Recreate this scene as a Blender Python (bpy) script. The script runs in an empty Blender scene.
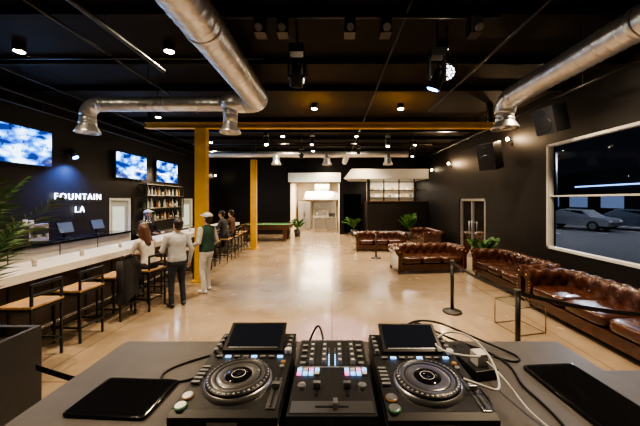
import bpy, math, random
import numpy as np
from mathutils import Vector, Matrix
random.seed(7)
V=Vector
# ------------------------------------------------------------------ materials
MATS={}
def mat(name,col,rough=.5,metal=0.,es=0.,ecol=None,noise=0.,nscale=4.,bump=0.,bscale=60.,coat=0.,spec=.5):
    if name in MATS: return MATS[name]
    m=bpy.data.materials.new(name); m.use_nodes=True
    nt=m.node_tree; b=nt.nodes['Principled BSDF']
    c=(col[0],col[1],col[2],1)
    b.inputs['Base Color'].default_value=c
    b.inputs['Roughness'].default_value=rough
    b.inputs['Metallic'].default_value=metal
    b.inputs['Specular IOR Level'].default_value=spec
    b.inputs['Coat Weight'].default_value=coat
    tc=nt.nodes.new('ShaderNodeTexCoord')
    n=nt.nodes.new('ShaderNodeTexNoise'); n.inputs['Scale'].default_value=nscale; n.inputs['Detail'].default_value=6
    nt.links.new(tc.outputs['Object'],n.inputs['Vector'])
    k=noise if noise>0 else .06
    r=nt.nodes.new('ShaderNodeValToRGB')
    r.color_ramp.elements[0].position=.3; r.color_ramp.elements[1].position=.7
    r.color_ramp.elements[0].color=(col[0]*(1-k),col[1]*(1-k),col[2]*(1-k),1)
    r.color_ramp.elements[1].color=(min(1,col[0]*(1+k)),min(1,col[1]*(1+k)),min(1,col[2]*(1+k)),1)
    nt.links.new(n.outputs['Fac'],r.inputs['Fac']); nt.links.new(r.outputs['Color'],b.inputs['Base Color'])
    if es>0:
        e=ecol or col
        b.inputs['Emission Color'].default_value=(e[0],e[1],e[2],1)
        b.inputs['Emission Strength'].default_value=es
    if bump>0:
        n2=nt.nodes.new('ShaderNodeTexNoise'); n2.inputs['Scale'].default_value=bscale; n2.inputs['Detail'].default_value=4
        nt.links.new(tc.outputs['Object'],n2.inputs['Vector'])
        bp=nt.nodes.new('ShaderNodeBump'); bp.inputs['Strength'].default_value=bump; bp.inputs['Distance'].default_value=.02
        nt.links.new(n2.outputs['Fac'],bp.inputs['Height']); nt.links.new(bp.outputs['Normal'],b.inputs['Normal'])
    MATS[name]=m
    return m
M_wall=mat('wall_paint_black',(.011,.009,.0085),.5,noise=.2,bump=.05,spec=.3)
M_ceil=mat('ceiling_black',(.012,.009,.008),.7,noise=.2,spec=.2)
M_dark=mat('black_metal',(.012,.012,.012),.4)
M_blk=mat('black_plastic',(.02,.02,.022),.35)
M_blkg=mat('black_gloss',(.01,.01,.012),.08)
M_galv=mat('galvanised_steel',(.7,.7,.7),.34,.8,noise=.12,nscale=7)
M_yel=mat('yellow_steel',(.62,.36,.035),.5,noise=.1)
M_wood=mat('wood_seat',(.42,.26,.12),.45,noise=.25,nscale=9)
M_dwood=mat('dark_wood',(.09,.04,.02),.4,noise=.2)
M_white=mat('white_quartz',(.8,.77,.7),.25,noise=.05)
M_wpaint=mat('white_paint',(.75,.75,.72),.5)
M_leather=mat('brown_leather',(.055,.019,.01),.25,noise=.35,nscale=6,bump=.1,bscale=90,coat=.45)
M_green=mat('palm_leaf',(.05,.15,.03),.45,noise=.4,nscale=6)
M_soil=mat('soil',(.04,.025,.015),.9,noise=.3)
M_char=mat('planter_charcoal',(.05,.05,.053),.6,noise=.15)
M_table=mat('table_laminate_grey',(.11,.102,.098),.45,noise=.1,nscale=12)
M_steel=mat('stainless',(.7,.68,.64),.25,.9)
M_felt=mat('green_felt',(.03,.3,.08),.9)
M_silver=mat('silver_trim',(.5,.5,.52),.3,.8)
M_cream=mat('cream_plaster',(.7,.6,.46),.7,noise=.08)
M_btn=mat('grey_button',(.3,.3,.31),.4)
M_knob=mat('white_knob',(.8,.8,.8),.35)
M_cw=mat('cable_white',(.85,.85,.83),.4)
M_cb=mat('cable_black',(.01,.01,.01),.45)
M_brass=mat('brass_wire',(.6,.4,.15),.3,.8)
M_wire=mat('bronze_wire',(.2,.15,.09),.35,.8)
M_bulb=mat('bulb_warm',(1,.8,.5),.5,es=60,ecol=(1,.78,.48))
M_can=mat('downlight_lens',(1,.9,.75),.5,es=160,ecol=(1,.86,.62))
M_neon=mat('neon_white',(1,1,1),.5,es=5,ecol=(.9,.95,1))
M_blue=mat('led_blue',(.1,.2,1),.5,es=30,ecol=(.1,.25,1))
M_cyan=mat('led_cyan',(.3,.5,.6),.5,es=1.6,ecol=(.25,.55,1))
M_pink=mat('led_pink',(.6,.3,.5),.5,es=1.2,ecol=(1,.25,.6))
M_ora=mat('led_orange',(.3,.2,.12),.5,es=.1,ecol=(1,.35,.05))
M_grn=mat('led_green',(.12,.22,.15),.5,es=.06,ecol=(.1,1,.3))
M_strip=mat('shop_light_blue',(.3,.5,1),.5,es=2.5,ecol=(.3,.5,1))
M_lens=mat('lens_cool',(.9,.92,1),.3,es=5,ecol=(.9,.93,1))
M_skin=mat('skin',(.52,.29,.19),.5)
M_asph=mat('asphalt',(.05,.05,.055),.8,noise=.2)
M_carp=mat('car_paint',(.35,.36,.4),.25,.3,coat=.5)
M_tire=mat('tyre',(.015,.015,.015),.8)

def glassmat(name,tint,refl):
    m=bpy.data.materials.new(name); m.use_nodes=True; nt=m.node_tree; nt.nodes.clear()
    o=nt.nodes.new('ShaderNodeOutputMaterial'); mx=nt.nodes.new('ShaderNodeMixShader')
    t=nt.nodes.new('ShaderNodeBsdfTransparent'); t.inputs['Color'].default_value=(*tint,1)
    g=nt.nodes.new('ShaderNodeBsdfGlossy'); g.inputs['Roughness'].default_value=.02
    f=nt.nodes.new('ShaderNodeLayerWeight'); f.inputs['Blend'].default_value=refl
    nt.links.new(f.outputs['Fresnel'],mx.inputs[0]); nt.links.new(t.outputs[0],mx.inputs[1]); nt.links.new(g.outputs[0],mx.inputs[2])
    nt.links.new(mx.outputs[0],o.inputs['Surface']); return m
M_glass=glassmat('window_glass',(.8,.85,.9),.13)
M_glass2=glassmat('table_glass',(.85,.9,.9),.2)

def screenmat():
    m=bpy.data.materials.new('tv_picture'); m.use_nodes=True; nt=m.node_tree; b=nt.nodes['Principled BSDF']
    tc=nt.nodes.new('ShaderNodeTexCoord'); n=nt.nodes.new('ShaderNodeTexNoise'); n.inputs['Scale'].default_value=2.0; n.inputs['Detail'].default_value=3; n.inputs['Roughness'].default_value=.5
    mp=nt.nodes.new('ShaderNodeMapping'); mp.inputs['Scale'].default_value=(1,1,2.2); mp.inputs['Rotation'].default_value=(0,.35,0)
    nt.links.new(tc.outputs['Object'],mp.inputs['Vector']); nt.links.new(mp.outputs['Vector'],n.inputs['Vector'])
    r=nt.nodes.new('ShaderNodeValToRGB'); e=r.color_ramp.elements
    e[0].position=.42; e[0].color=(.004,.012,.08,1); e[1].position=.6; e[1].color=(.55,.75,1,1)
    x=e.new(.49); x.color=(.01,.1,.5,1); x=e.new(.53); x.color=(.05,.3,.85,1)
    nt.links.new(n.outputs['Fac'],r.inputs['Fac'])
    vo=nt.nodes.new('ShaderNodeTexVoronoi'); vo.inputs['Scale'].default_value=9; 
    mp2=nt.nodes.new('ShaderNodeMapping'); mp2.inputs['Scale'].default_value=(1.3,1,.7)
    nt.links.new(tc.outputs['Object'],mp2.inputs['Vector']); nt.links.new(mp2.outputs['Vector'],vo.inputs['Vector'])
    r2=nt.nodes.new('ShaderNodeValToRGB'); q=r2.color_ramp.elements; q[0].position=.16; q[0].color=(.06,.05,.08,1); q[1].position=.26; q[1].color=(1,1,1,1)
    nt.links.new(vo.outputs['Distance'],r2.inputs['Fac'])
    mx=nt.nodes.new('ShaderNodeMixRGB'); mx.blend_type='MULTIPLY'; mx.inputs[0].default_value=.85
    nt.links.new(r.outputs['Color'],mx.inputs[1]); nt.links.new(r2.outputs['Color'],mx.inputs[2])
    nt.links.new(mx.outputs[0],b.inputs['Emission Color']); b.inputs['Emission Strength'].default_value=3.4
    b.inputs['Base Color'].default_value=(0,0,0,1); b.inputs['Roughness'].default_value=.1
    return m
M_tv=screenmat()
def floormat():
    m=bpy.data.materials.new('polished_concrete'); m.use_nodes=True; nt=m.node_tree; b=nt.nodes['Principled BSDF']
    tc=nt.nodes.new('ShaderNodeTexCoord')
    n=nt.nodes.new('ShaderNodeTexNoise'); n.inputs['Scale'].default_value=.8; n.inputs['Detail'].default_value=10; n.inputs['Roughness'].default_value=.7
    nt.links.new(tc.outputs['Object'],n.inputs['Vector'])
    r=nt.nodes.new('ShaderNodeValToRGB'); e=r.color_ramp.elements
    e[0].position=.3; e[0].color=(.235,.168,.11,1); e[1].position=.68; e[1].color=(.40,.32,.23,1)
    nt.links.new(n.outputs['Fac'],r.inputs['Fac'])
    br=nt.nodes.new('ShaderNodeTexBrick'); br.offset=0; br.inputs['Scale'].default_value=1
    br.inputs['Brick Width'].default_value=3.4; br.inputs['Row Height'].default_value=3.2; br.inputs['Mortar Size'].default_value=.008
    br.inputs['Color1'].default_value=(1,1,1,1); br.inputs['Color2'].default_value=(.92,.92,.92,1); br.inputs['Mortar'].default_value=(.5,.45,.4,1)
    nt.links.new(tc.outputs['Object'],br.inputs['Vector'])
    mx=nt.nodes.new('ShaderNodeMixRGB'); mx.blend_type='MULTIPLY'; mx.inputs[0].default_value=1
    nt.links.new(r.outputs['Color'],mx.inputs[1]); nt.links.new(br.outputs['Color'],mx.inputs[2])
    nt.links.new(mx.outputs[0],b.inputs['Base Color'])
    n2=nt.nodes.new('ShaderNodeTexNoise'); n2.inputs['Scale'].default_value=2.5; n2.inputs['Detail'].default_value=6
    nt.links.new(tc.outputs['Object'],n2.inputs['Vector'])
    mr=nt.nodes.new('ShaderNodeMapRange'); mr.inputs['To Min'].default_value=.1; mr.inputs['To Max'].default_value=.36
    nt.links.new(n2.outputs['Fac'],mr.inputs['Value']); nt.links.new(mr.outputs[0],b.inputs['Roughness'])
    b.inputs['Coat Weight'].default_value=.3; b.inputs['Coat Roughness'].default_value=.12
    return m
M_floor=floormat()

# ------------------------------------------------------------------ builder
class B:
    def __init__(s): s.v=[];s.f=[];s.m=[];s.sm=[];s.mats=[]
    def mi(s,m):
        if m not in s.mats: s.mats.append(m)
        return s.mats.index(m)
    def add(s,vs,fs,m,smooth=False):
        o=len(s.v); s.v+= [tuple(x) for x in vs]; k=s.mi(m)
        for f in fs: s.f.append(tuple(i+o for i in f)); s.m.append(k); s.sm.append(smooth)
    def box(s,c,d,m,rot=None,taper=1.):
        c=V(c); vs=[]
        for z in(-1,1):
            t=taper if z>0 else 1
            for x,y in((-1,-1),(1,-1),(1,1),(-1,1)):
                p=V((x*d[0]/2*t,y*d[1]/2*t,z*d[2]/2))
                if rot is not None: p=rot@p
                vs.append(c+p)
        s.add(vs,[(3,2,1,0),(4,5,6,7),(0,1,5,4),(1,2,6,5),(2,3,7,6),(3,0,4,7)],m)
    def bx(s,x0,x1,y0,y1,z0,z1,m): s.box(((x0+x1)/2,(y0+y1)/2,(z0+z1)/2),(x1-x0,y1-y0,z1-z0),m)
    def tube(s,pts,r,m,seg=12,cap=True,smooth=True,closed=False):
        pts=[V(p) for p in pts]; n=len(pts)
        rs=r if isinstance(r,(list,tuple)) else [r]*n
        vs=[];prev=None
        for i,p in enumerate(pts):
            if closed: t=(pts[(i+1)%n]-pts[i-1])
            else: t=pts[min(i+1,n-1)]-pts[max(i-1,0)]
            t=t.normalized() if t.length>1e-9 else V((0,0,1))
            if prev is None:
                a=V((0,0,1)) if abs(t.z)<.9 else V((1,0,0))
                u=(a-t*a.dot(t)).normalized()
            else:
                u=prev-t*prev.dot(t)
                u=u.normalized() if u.length>1e-6 else prev
            prev=u; w=t.cross(u)
            for k in range(seg):
                a=2*math.pi*k/seg
                vs.append(p+(u*math.cos(a)+w*math.sin(a))*rs[i])
        fs=[]
        for i in range(n if closed else n-1):
            j=(i+1)%n
            for k in range(seg):
                l=(k+1)%seg; fs.append((i*seg+k,i*seg+l,j*seg+l,j*seg+k))
        s.add(vs,fs,m,smooth)
        if cap and not closed:
            o=len(s.v)-len(vs); kk=s.mi(m)
            s.f.append(tuple(o+k for k in range(seg-1,-1,-1)));s.m.append(kk);s.sm.append(False)
            s.f.append(tuple(o+(n-1)*seg+k for k in range(seg)));s.m.append(kk);s.sm.append(False)
    def cyl(s,a,b,r,m,seg=16,r2=None): s.tube([a,b],[r,r if r2 is None else r2],m,seg)
    def lathe(s,prof,c,m,seg=24,axis=None):
        c=V(c); R=V((0,0,1)).rotation_difference(V(axis)).to_matrix() if axis else Matrix.Identity(3)
        vs=[];n=len(prof)
        for (r,z) in prof:
            for k in range(seg):
                a=2*math.pi*k/seg; vs.append(c+R@V((r*math.cos(a),r*math.sin(a),z)))
        fs=[(i*seg+k,i*seg+(k+1)%seg,(i+1)*seg+(k+1)%seg,(i+1)*seg+k) for i in range(n-1) for k in range(seg)]
        s.add(vs,fs,m,True)
    def sph(s,c,r,m,seg=16,rings=10,e=1.,rot=None):
        if not isinstance(r,(tuple,list)): r=(r,r,r)
        c=V(c); vs=[]
        pw=lambda x:math.copysign(abs(x)**e,x)
        for i in range(rings+1):
            ph=-math.pi/2+math.pi*i/rings
            for k in range(seg):
                a=2*math.pi*k/seg
                p=V((r[0]*pw(math.cos(ph))*pw(math.cos(a)),r[1]*pw(math.cos(ph))*pw(math.sin(a)),r[2]*pw(math.sin(ph))))
                if rot is not None: p=rot@p
                vs.append(c+p)
        fs=[(i*seg+k,i*seg+(k+1)%seg,(i+1)*seg+(k+1)%seg,(i+1)*seg+k) for i in range(rings) for k in range(seg)]
        s.add(vs,fs,m,True)
    def build(s,name,loc=(0,0,0),rz=0,bevel=0,scale=1):
        me=bpy.data.meshes.new(name); me.from_pydata(s.v,[],s.f)
        for m in s.mats: me.materials.append(m)
        me.polygons.foreach_set('material_index',s.m); me.polygons.foreach_set('use_smooth',s.sm)
        me.validate(); me.update()
        o=bpy.data.objects.new(name,me); bpy.context.scene.collection.objects.link(o)
        o.location=loc; o.rotation_euler=(0,0,rz); o.scale=(scale,)*3
        if bevel>0:
            b=o.modifiers.new('bevel','BEVEL'); b.width=bevel; b.segments=2; b.limit_method='ANGLE'; b.angle_limit=math.radians(50)
        return o
def inst(o,loc,rz=0,name=None):
    n=bpy.data.objects.new(name or o.name.split('.')[0],o.data); bpy.context.scene.collection.objects.link(n)
    n.location=loc; n.rotation_euler=(0,0,rz)
    for md in o.modifiers:
        b=n.modifiers.new('bevel','BEVEL'); b.width=md.width; b.segments=2; b.limit_method='ANGLE'; b.angle_limit=md.angle_limit
    return n
def arc(c,r,a0,a1,n,u,w):
    c=V(c);u=V(u);w=V(w)
    return [c+(u*math.cos(a0+(a1-a0)*i/n)+w*math.sin(a0+(a1-a0)*i/n))*r for i in range(n+1)]
H=2.05; XL=-6.7; XR=5.0; YB=17.0; ZC=4.5; YF=-3.
# ------------------------------------------------------------------ room shell
b=B(); b.bx(XL-.2,XR+.2,YF,21.2,-.1,0,M_floor); b.build('floor')
b=B(); b.bx(XL-.2,XR+.2,YF,21.2,ZC,ZC+.1,M_ceil); b.build('ceiling')
def wall_x(name,x0,x1,openings,m):
    b=B(); y=YF
    for (a,c,z0,z1) in openings:
        b.bx(x0,x1,y,a,0,ZC,m)
        if z0>0: b.bx(x0,x1,a,c,0,z0,m)
        b.bx(x0,x1,a,c,z1,ZC,m); y=c
    b.bx(x0,x1,y,YB,0,ZC,m); return b.build(name)
wall_x('wall_left',XL-.2,XL,[(8.55,9.52,0,2.13),(12.68,13.72,0,2.13)],M_wall)
wall_x('wall_right',XR,XR+.2,[(2.6,6.6,.93,3.33),(9.25,11.15,0,2.12)],M_wall)
b=B(); b.bx(XL-.2,XR+.2,YF-.2,YF,0,ZC,M_wall); b.build('wall_rear')
b=B(); b.bx(XL-.2,-2.5,YB,YB+.2,0,ZC,M_wall); b.bx(-2.5,.45,YB,YB+.2,3.05,ZC,M_wall)
b.bx(.45,.7,YB,YB+.2,0,ZC,M_wall); b.bx(.7,1.75,YB,YB+.2,2.4,ZC,M_wall); b.bx(1.75,XR+.2,YB,YB+.2,0,ZC,M_wall); b.build('wall_back')
b=B(); b.bx(-2.7,.7,21,21.2,0,ZC,M_cream); b.bx(-2.7,-2.5,YB+.2,21,0,ZC,M_cream); b.bx(.45,.6,YB+.2,21,0,ZC,M_cream); b.build('wall_kitchen')
b=B(); b.bx(-2.5,.45,YB+.2,21,3.2,3.25,M_cream); b.build('ceiling_kitchen')
b=B(); b.bx(.6,1.95,19,19.2,0,ZC,M_wall); b.bx(1.75,1.95,YB+.2,19,0,ZC,M_wall); b.build('wall_passage')
b=B(); 
for y0,y1 in((YF,8.5),(9.6,12.6),(13.8,YB)): b.bx(XL,XL+.02,y0,y1,0,.12,M_dark)
b.build('baseboard_left')
b=B(); b.bx(XR-.02,XR,YF,9.2,0,.12,M_dark); b.bx(XR-.02,XR,11.2,YB,0,.12,M_dark); b.build('baseboard_right')
b=B(); b.bx(XL+.02,-2.5,YB-.02,YB,0,.12,M_dark); b.build('baseboard_back')
def door(name,y0,y1,x,sgn,glow):
    b=B(); fr=M_wpaint
    for ya,yb_ in((y0,y0+.07),(y1-.07,y1)): b.bx(x-.05,x+.05,ya,yb_,0,2.12,fr)
    b.bx(x-.05,x+.05,y0+.07,y1-.07,2.04,2.12,fr)
    pm=mat('door_panel',(.42,.46,.43),.5)
    xx=x-sgn*.02
    b.bx(xx-.02,xx+.02,y0+.07,y0+.2,0.01,2.04,pm); b.bx(xx-.02,xx+.02,y1-.2,y1-.07,0.01,2.04,pm)
    b.bx(xx-.02,xx+.02,y0+.2,y1-.2,0.01,.9,pm); b.bx(xx-.02,xx+.02,y0+.2,y1-.2,1.85,2.04,pm)
    b.bx(xx-.006,xx+.006,y0+.2,y1-.2,.9,1.85,glow)
    b.cyl((x+sgn*.045,y0+.14,1.0),(x+sgn*.045,y0+.28,1.0),.012,M_silver,8)
    b.cyl((x,y0+.14,1.0),(x+sgn*.045,y0+.14,1.0),.014,M_silver,8)
    return b.build(name)
M_lite=mat('door_lite_lit',(.55,.62,.55),.4,es=.5,ecol=(.6,.7,.6))
door('door_1',8.57,9.5,XL-.08,1,M_lite); door('door_2',12.7,13.7,XL-.08,1,M_lite)
b=B()
for yy in (9.33,10.2,11.07): b.bx(XR+.02,XR+.1,yy-.04,yy+.04,0,2.1,M_silver)
b.bx(XR+.02,XR+.1,9.29,11.11,2.02,2.1,M_silver); b.bx(XR+.02,XR+.1,9.29,11.11,0,.12,M_silver)
b.add([(XR+.06,9.3,.1),(XR+.06,11.1,.1),(XR+.06,11.1,2.05),(XR+.06,9.3,2.05)],[(0,1,2,3)],M_glass)
for y in(10.1,10.3):
    b.cyl((XR-.03,y,.8),(XR-.03,y,1.3),.015,M_silver,8)
    for z in(.85,1.25): b.cyl((XR-.03,y,z),(XR+.05,y,z),.01,M_silver,8)
b.build('door_3')
b=B(); z0,z1=.935,3.325; y0,y1=2.61,6.59
b.bx(XR-.03,XR+.1,y0,y1,z0,z0+.055,M_wpaint); b.bx(XR-.03,XR+.1,y0,y1,z1-.055,z1,M_wpaint)
for yy in(y0+.03,y1-.03): b.bx(XR-.03,XR+.1,yy-.03,yy+.03,z0,z1,M_wpaint)
b.bx(XR+.02,XR+.08,4.57,4.62,z0,z1,M_dark); b.bx(XR+.01,XR+.08,y0,y1,2.12,2.155,M_wpaint)
b.add([(XR+.045,y0+.03,z0),(XR+.045,y1-.03,z0),(XR+.045,y1-.03,z1),(XR+.045,y0+.03,z1)],[(0,1,2,3)],M_glass); b.build('window_1',bevel=.004)
# ------------------------------------------------------------------ outside
b=B(); b.bx(XR+.2,60,-10,70,-.12,-.02,M_asph)
for i in range(6): b.bx(14+i*2.9,14.1+i*2.9,17.5,22.5,-.02,-.015,M_wpaint)
b.build('ground_parking_lot')
def car(name,loc,rz,paint):
    b=B(); W=.88
    prof=[(-2.2,.35),(-2.25,.6),(-2.15,.82),(-1.3,.93),(-.7,1.38),(.6,1.42),(1.35,1.0),(2.1,.9),(2.25,.6),(2.2,.35)]
    vs=[];n=len(prof)
    for s_ in(-1,1):
        for(x,z) in prof: vs.append((x,s_*(W if z<1.05 else .68),z))
    fs=[tuple(range(n-1,-1,-1)),tuple(range(n,2*n))]+[(i,(i+1)%n,(i+1)%n+n,i+n) for i in range(n)]
    b.add(vs,fs,paint)
    for s_ in(-1,1):
        b.add([(-1.15,s_*.86,.97),(-.66,s_*.71,1.33),(-.05,s_*.71,1.35),(-.05,s_*.86,.97)],[(0,1,2,3)],M_blkg)
        b.add([(.02,s_*.86,.97),(.02,s_*.71,1.35),(.55,s_*.71,1.35),(1.15,s_*.86,.99)],[(0,1,2,3)],M_blkg)
        for x in(-1.4,1.4):
            b.cyl((x,s_*.7,.33),(x,s_*.9,.33),.33,M_tire,24); b.cyl((x,s_*.89,.33),(x,s_*.91,.33),.2,M_silver,16)
        b.box((-2.2,s_*.6,.68),(.1,.3,.12),M_wpaint); b.box((2.22,s_*.6,.7),(.08,.3,.1),M_ora)
    b.add([(-1.2,-.62,.97),(-1.2,.62,.97),(-.74,.55,1.33),(-.74,-.55,1.33)],[(0,1,2,3)],M_blkg)
    return b.build(name,loc,rz,bevel=.05)
car('car',(17.6,20.5,-.02),math.radians(112),M_carp)
car('car',(20.8,19.6,-.02),math.radians(112),mat('car_paint_dark',(.12,.14,.18),.2,.3,coat=.5))
car('car',(19.5,14.4,-.02),math.radians(125),mat('car_paint_white',(.6,.6,.6),.2,.1,coat=.5))
def streetlamp(x,y):
    b=B(); b.cyl((0,0,0),(0,0,6),.07,M_dark); b.box((-.4,0,6),(.9,.2,.1),M_dark); b.box((-.5,0,5.93),(.5,.15,.03),M_can); b.build('street_lamp',(x,y,-.02))
streetlamp(19,24); streetlamp(24,19)
b=B(); b.bx(36,36.3,5,60,-.02,6,mat('building_outside',(.03,.03,.035),.7)); 
for i in range(7): b.bx(35.95,36,15+i*5,18+i*5,1,2.6,mat('window_lit_outside',(.3,.4,.6),.5,es=.25,ecol=(.3,.4,.7)))
b.bx(35.9,35.97,25,42,3.9,4.05,M_strip)
b.build('building_across_street')
# ------------------------------------------------------------------ structure
b=B(); b.bx(-3.44,-3.16,7.1,7.3,0,3.855,M_yel); b.box((-3.3,7.2,.02),(.4,.36,.04),M_yel); b.build('steel_column',bevel=.008)
b=B(); b.bx(-3.42,-3.18,11.9,12.1,0,3.75,M_yel); b.box((-3.3,12,.02),(.4,.36,.04),M_yel); b.bx(-3.38,-3.22,11.94,12.06,3.75,ZC-.005,M_dark); b.build('steel_column',bevel=.008)
b=B(); b.bx(-4.7,4.1,7.12,7.28,3.86,3.88,M_yel); b.bx(-4.7,4.1,7.19,7.21,3.88,3.98,M_yel); b.bx(-4.7,4.1,7.12,7.28,3.98,4.0,M_yel)
for x in(-4.6,4.0): b.bx(x-.05,x+.05,7.15,7.25,4.0,ZC,M_dark)
b.build('steel_beam')
b=B()
for y in [1.2,2.4,3.6,4.9,6.1,8.5,9.8,11,12.3,13.6,15]:
    b.bx(XL,XR,y-.04,y+.04,ZC-.12,ZC,M_ceil)
b.build('ceiling_joists')
b=B()
for (x,z,y0,y1,r) in((-2.55,4.0,1.0,4.3,.03),(-3.3,4.2,1.0,7.0,.02),(-6.3,4.2,1,13,.03),(-6.2,3.95,2,12,.018),(-5.6,4.3,1,14,.02),(.9,4.3,1,14,.018),(2.4,4.25,1,7,.02),(4.5,4.1,1,14,.025)):
    b.cyl((x,y0,z),(x,y1,z),r,M_dark,8)
    yy=y0+.3
    while yy<y1: b.cyl((x,yy,z),(x,yy,ZC),.006,M_dark,6); yy+=1.9
for (y,z,x0,x1) in((4.2,4.15,-5.5,-1),(8.6,4.1,-4,4),(10.2,4.05,-5,3.6),(2.9,4.15,-1.6,2.6)):
    b.cyl((x0,y,z),(x1,y,z),.022,M_dark,8)
    for x in(x0+.2,x1-.2): b.cyl((x,y,z),(x,y,ZC),.008,M_dark,6)
b.build('ceiling_conduit')
# ------------------------------------------------------------------ ducts
def spiral(b,p0,p1,r,pitch=.14):
    p0=V(p0);p1=V(p1);L=(p1-p0).length; n=int(L/pitch); pts=[];rs=[]
    for i in range(n):
        t=i/n; 
        for dt,rr in((0,r),(.78,r),(.86,r*1.03),(.94,r)):
            pts.append(p0+(p1-p0)*(t+dt/n)); rs.append(rr)
    pts.append(p1);rs.append(r)
    b.tube(pts,rs,M_galv,28)
def collar(b,p,ax,r):
    p=V(p);ax=V(ax); b.tube([p-ax*.04,p-ax*.03,p+ax*.03,p+ax*.04],[r*1.0,r*1.06,r*1.06,r*1.0],M_galv,28)
def diffuser(b,x,y,ztop,zb,r):
    b.cyl((x,y,ztop),(x,y,zb+.18),r,M_galv,24); collar(b,(x,y,ztop-.15),(0,0,1),r)
    b.lathe([(r,zb+.2),(r*1.05,zb+.14),(r*1.45,zb+.03),(r*1.55,zb),(r*1.5,zb-.02),(r*1.2,zb+.03)],(x,y,0),M_galv,28)
    b.lathe([(r*1.25,zb),(r*.95,zb+.07),(r*.9,zb+.07),(r*.9,zb+.05)],(x,y,0),M_galv,28)
    b.lathe([(0.001,zb-.0),(r*.6,zb),(r*.3,zb+.1),(0.001,zb+.1)],(x,y,0),M_galv,28)
DX=-1.5
b=B(); spiral(b,(DX,-1.5,4.08),(DX,5.6,4.08),.225); 
b.tube(arc((DX-.27,5.6,4.08),.27,0,math.pi/2,8,(1,0,0),(0,1,0)),.225,M_galv,28); collar(b,(DX,5.55,4.08),(0,1,0),.225); collar(b,(DX,3.3,4.08),(0,1,0),.225)
b.tube([(DX-.25,5.87,4.08),(-2.1,5.87,4.05),(-2.25,5.87,4.03)],[.225,.19,.16],M_galv,28)
spiral(b,(-2.2,5.87,4.03),(-4.8,5.87,4.03),.145)
b.tube([V((-4.8-.25*math.sin(a),5.87,3.78+.25*math.cos(a))) for a in [i*math.pi/16 for i in range(9)]],.145,M_galv,28)
collar(b,(-4.75,5.87,4.03),(1,0,0),.145); collar(b,(-3.4,5.87,4.03),(1,0,0),.145)
diffuser(b,-5.05,5.87,3.8,3.45,.145); diffuser(b,-2.1,5.87,4.0,3.45,.14)
for x,y in((DX,1.5),(DX,4),(-3.6,5.87)): b.cyl((x,y,4.1),(x,y,ZC),.008,M_dark,6)
b.build('ventilation_duct')
b=B(); spiral(b,(3.5,-1.5,4.06),(3.5,5.5,4.06),.19)
b.tube([V((3.5,5.5+.25*math.sin(a),3.81+.25*math.cos(a))) for a in [i*math.pi/16 for i in range(9)]],.19,M_galv,28)
collar(b,(3.5,5.45,4.06),(0,1,0),.19); collar(b,(3.5,3.2,4.06),(0,1,0),.19)
diffuser(b,3.5,5.75,3.82,3.5,.165)
for y in(1.5,4.): b.cyl((3.5,y,4.1),(3.5,y,ZC),.008,M_dark,6)
b.build('ventilation_duct')
b=B(); spiral(b,(-4.9,11.2,3.85),(3.0,11.2,3.85),.12,.2)
for x in(-2.2,-.2,2.2): diffuser(b,x,11.2,3.85,3.45,.13)
spiral(b,(.6,11.3,3.85),(.6,13.5,3.85),.12,.2)
for x in(-4,0.5,2.8): b.cyl((x,11.2,3.9),(x,11.2,ZC),.008,M_dark,6)
b.build('ventilation_duct')
# ------------------------------------------------------------------ downlights
cans=[(-4.9,4.45,.7),(-2.55,4.45,.9),(1.72,4.4,1.1),(-.45,7.25,1.3),(1.75,7.25,1.1),(-4.9,8,.9),(.9,10.4,1.15),(-1.8,10.4,1.2),(-.9,13.5,1.2),(1.6,13.8,1.1),(-4.9,11.5,.8),(3.6,8.6,.8),(3.5,12.0,.8),(-2.3,1.5,.7),(1.9,1.6,.7),(3.9,5.2,.6),(-4.2,14.5,.8),(-.3,15.8,1.1)]
def spot(name,loc,tgt,power,col,size,blend=1.,rad=.05):
    l=bpy.data.lights.new(name,'SPOT'); l.energy=power; l.color=col; l.spot_size=size; l.spot_blend=blend; l.shadow_soft_size=rad
    o=bpy.data.objects.new(name,l); bpy.context.scene.collection.objects.link(o); o.location=loc
    o.rotation_euler=(V(tgt)-V(loc)).to_track_quat('-Z','Y').to_euler(); return o
def area(name,loc,tgt,power,col,sx,sy):
    l=bpy.data.lights.new(name,'AREA'); l.shape='RECTANGLE'; l.size=sx; l.size_y=sy; l.energy=power; l.color=col
    o=bpy.data.objects.new(name,l); bpy.context.scene.collection.objects.link(o); o.location=loc
    o.rotation_euler=(V(tgt)-V(loc)).to_track_quat('-Z','Y').to_euler(); return o
WARM=(1,.75,.48)
b=B(); b.lathe([(.075,0),(.08,.0),(.08,.13),(.001,.13)],(0,0,-.12),M_dark,20); b.lathe([(.075,0),(.066,.012),(.066,.03)],(0,0,-.12),M_dark,20); b.sph((0,0,-.105),(.066,.066,.03),M_can,20,8)
c0=None
for i,(x,y,k) in enumerate(cans):
    if c0 is None: c0=b.build('downlight',(x,y,ZC-.01))
    else: inst(c0,(x,y,ZC-.01))
    spot('downlight_lamp',(x,y,ZC-.2),(x,y,0),420*k,WARM,math.radians(130),1,.07)
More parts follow.
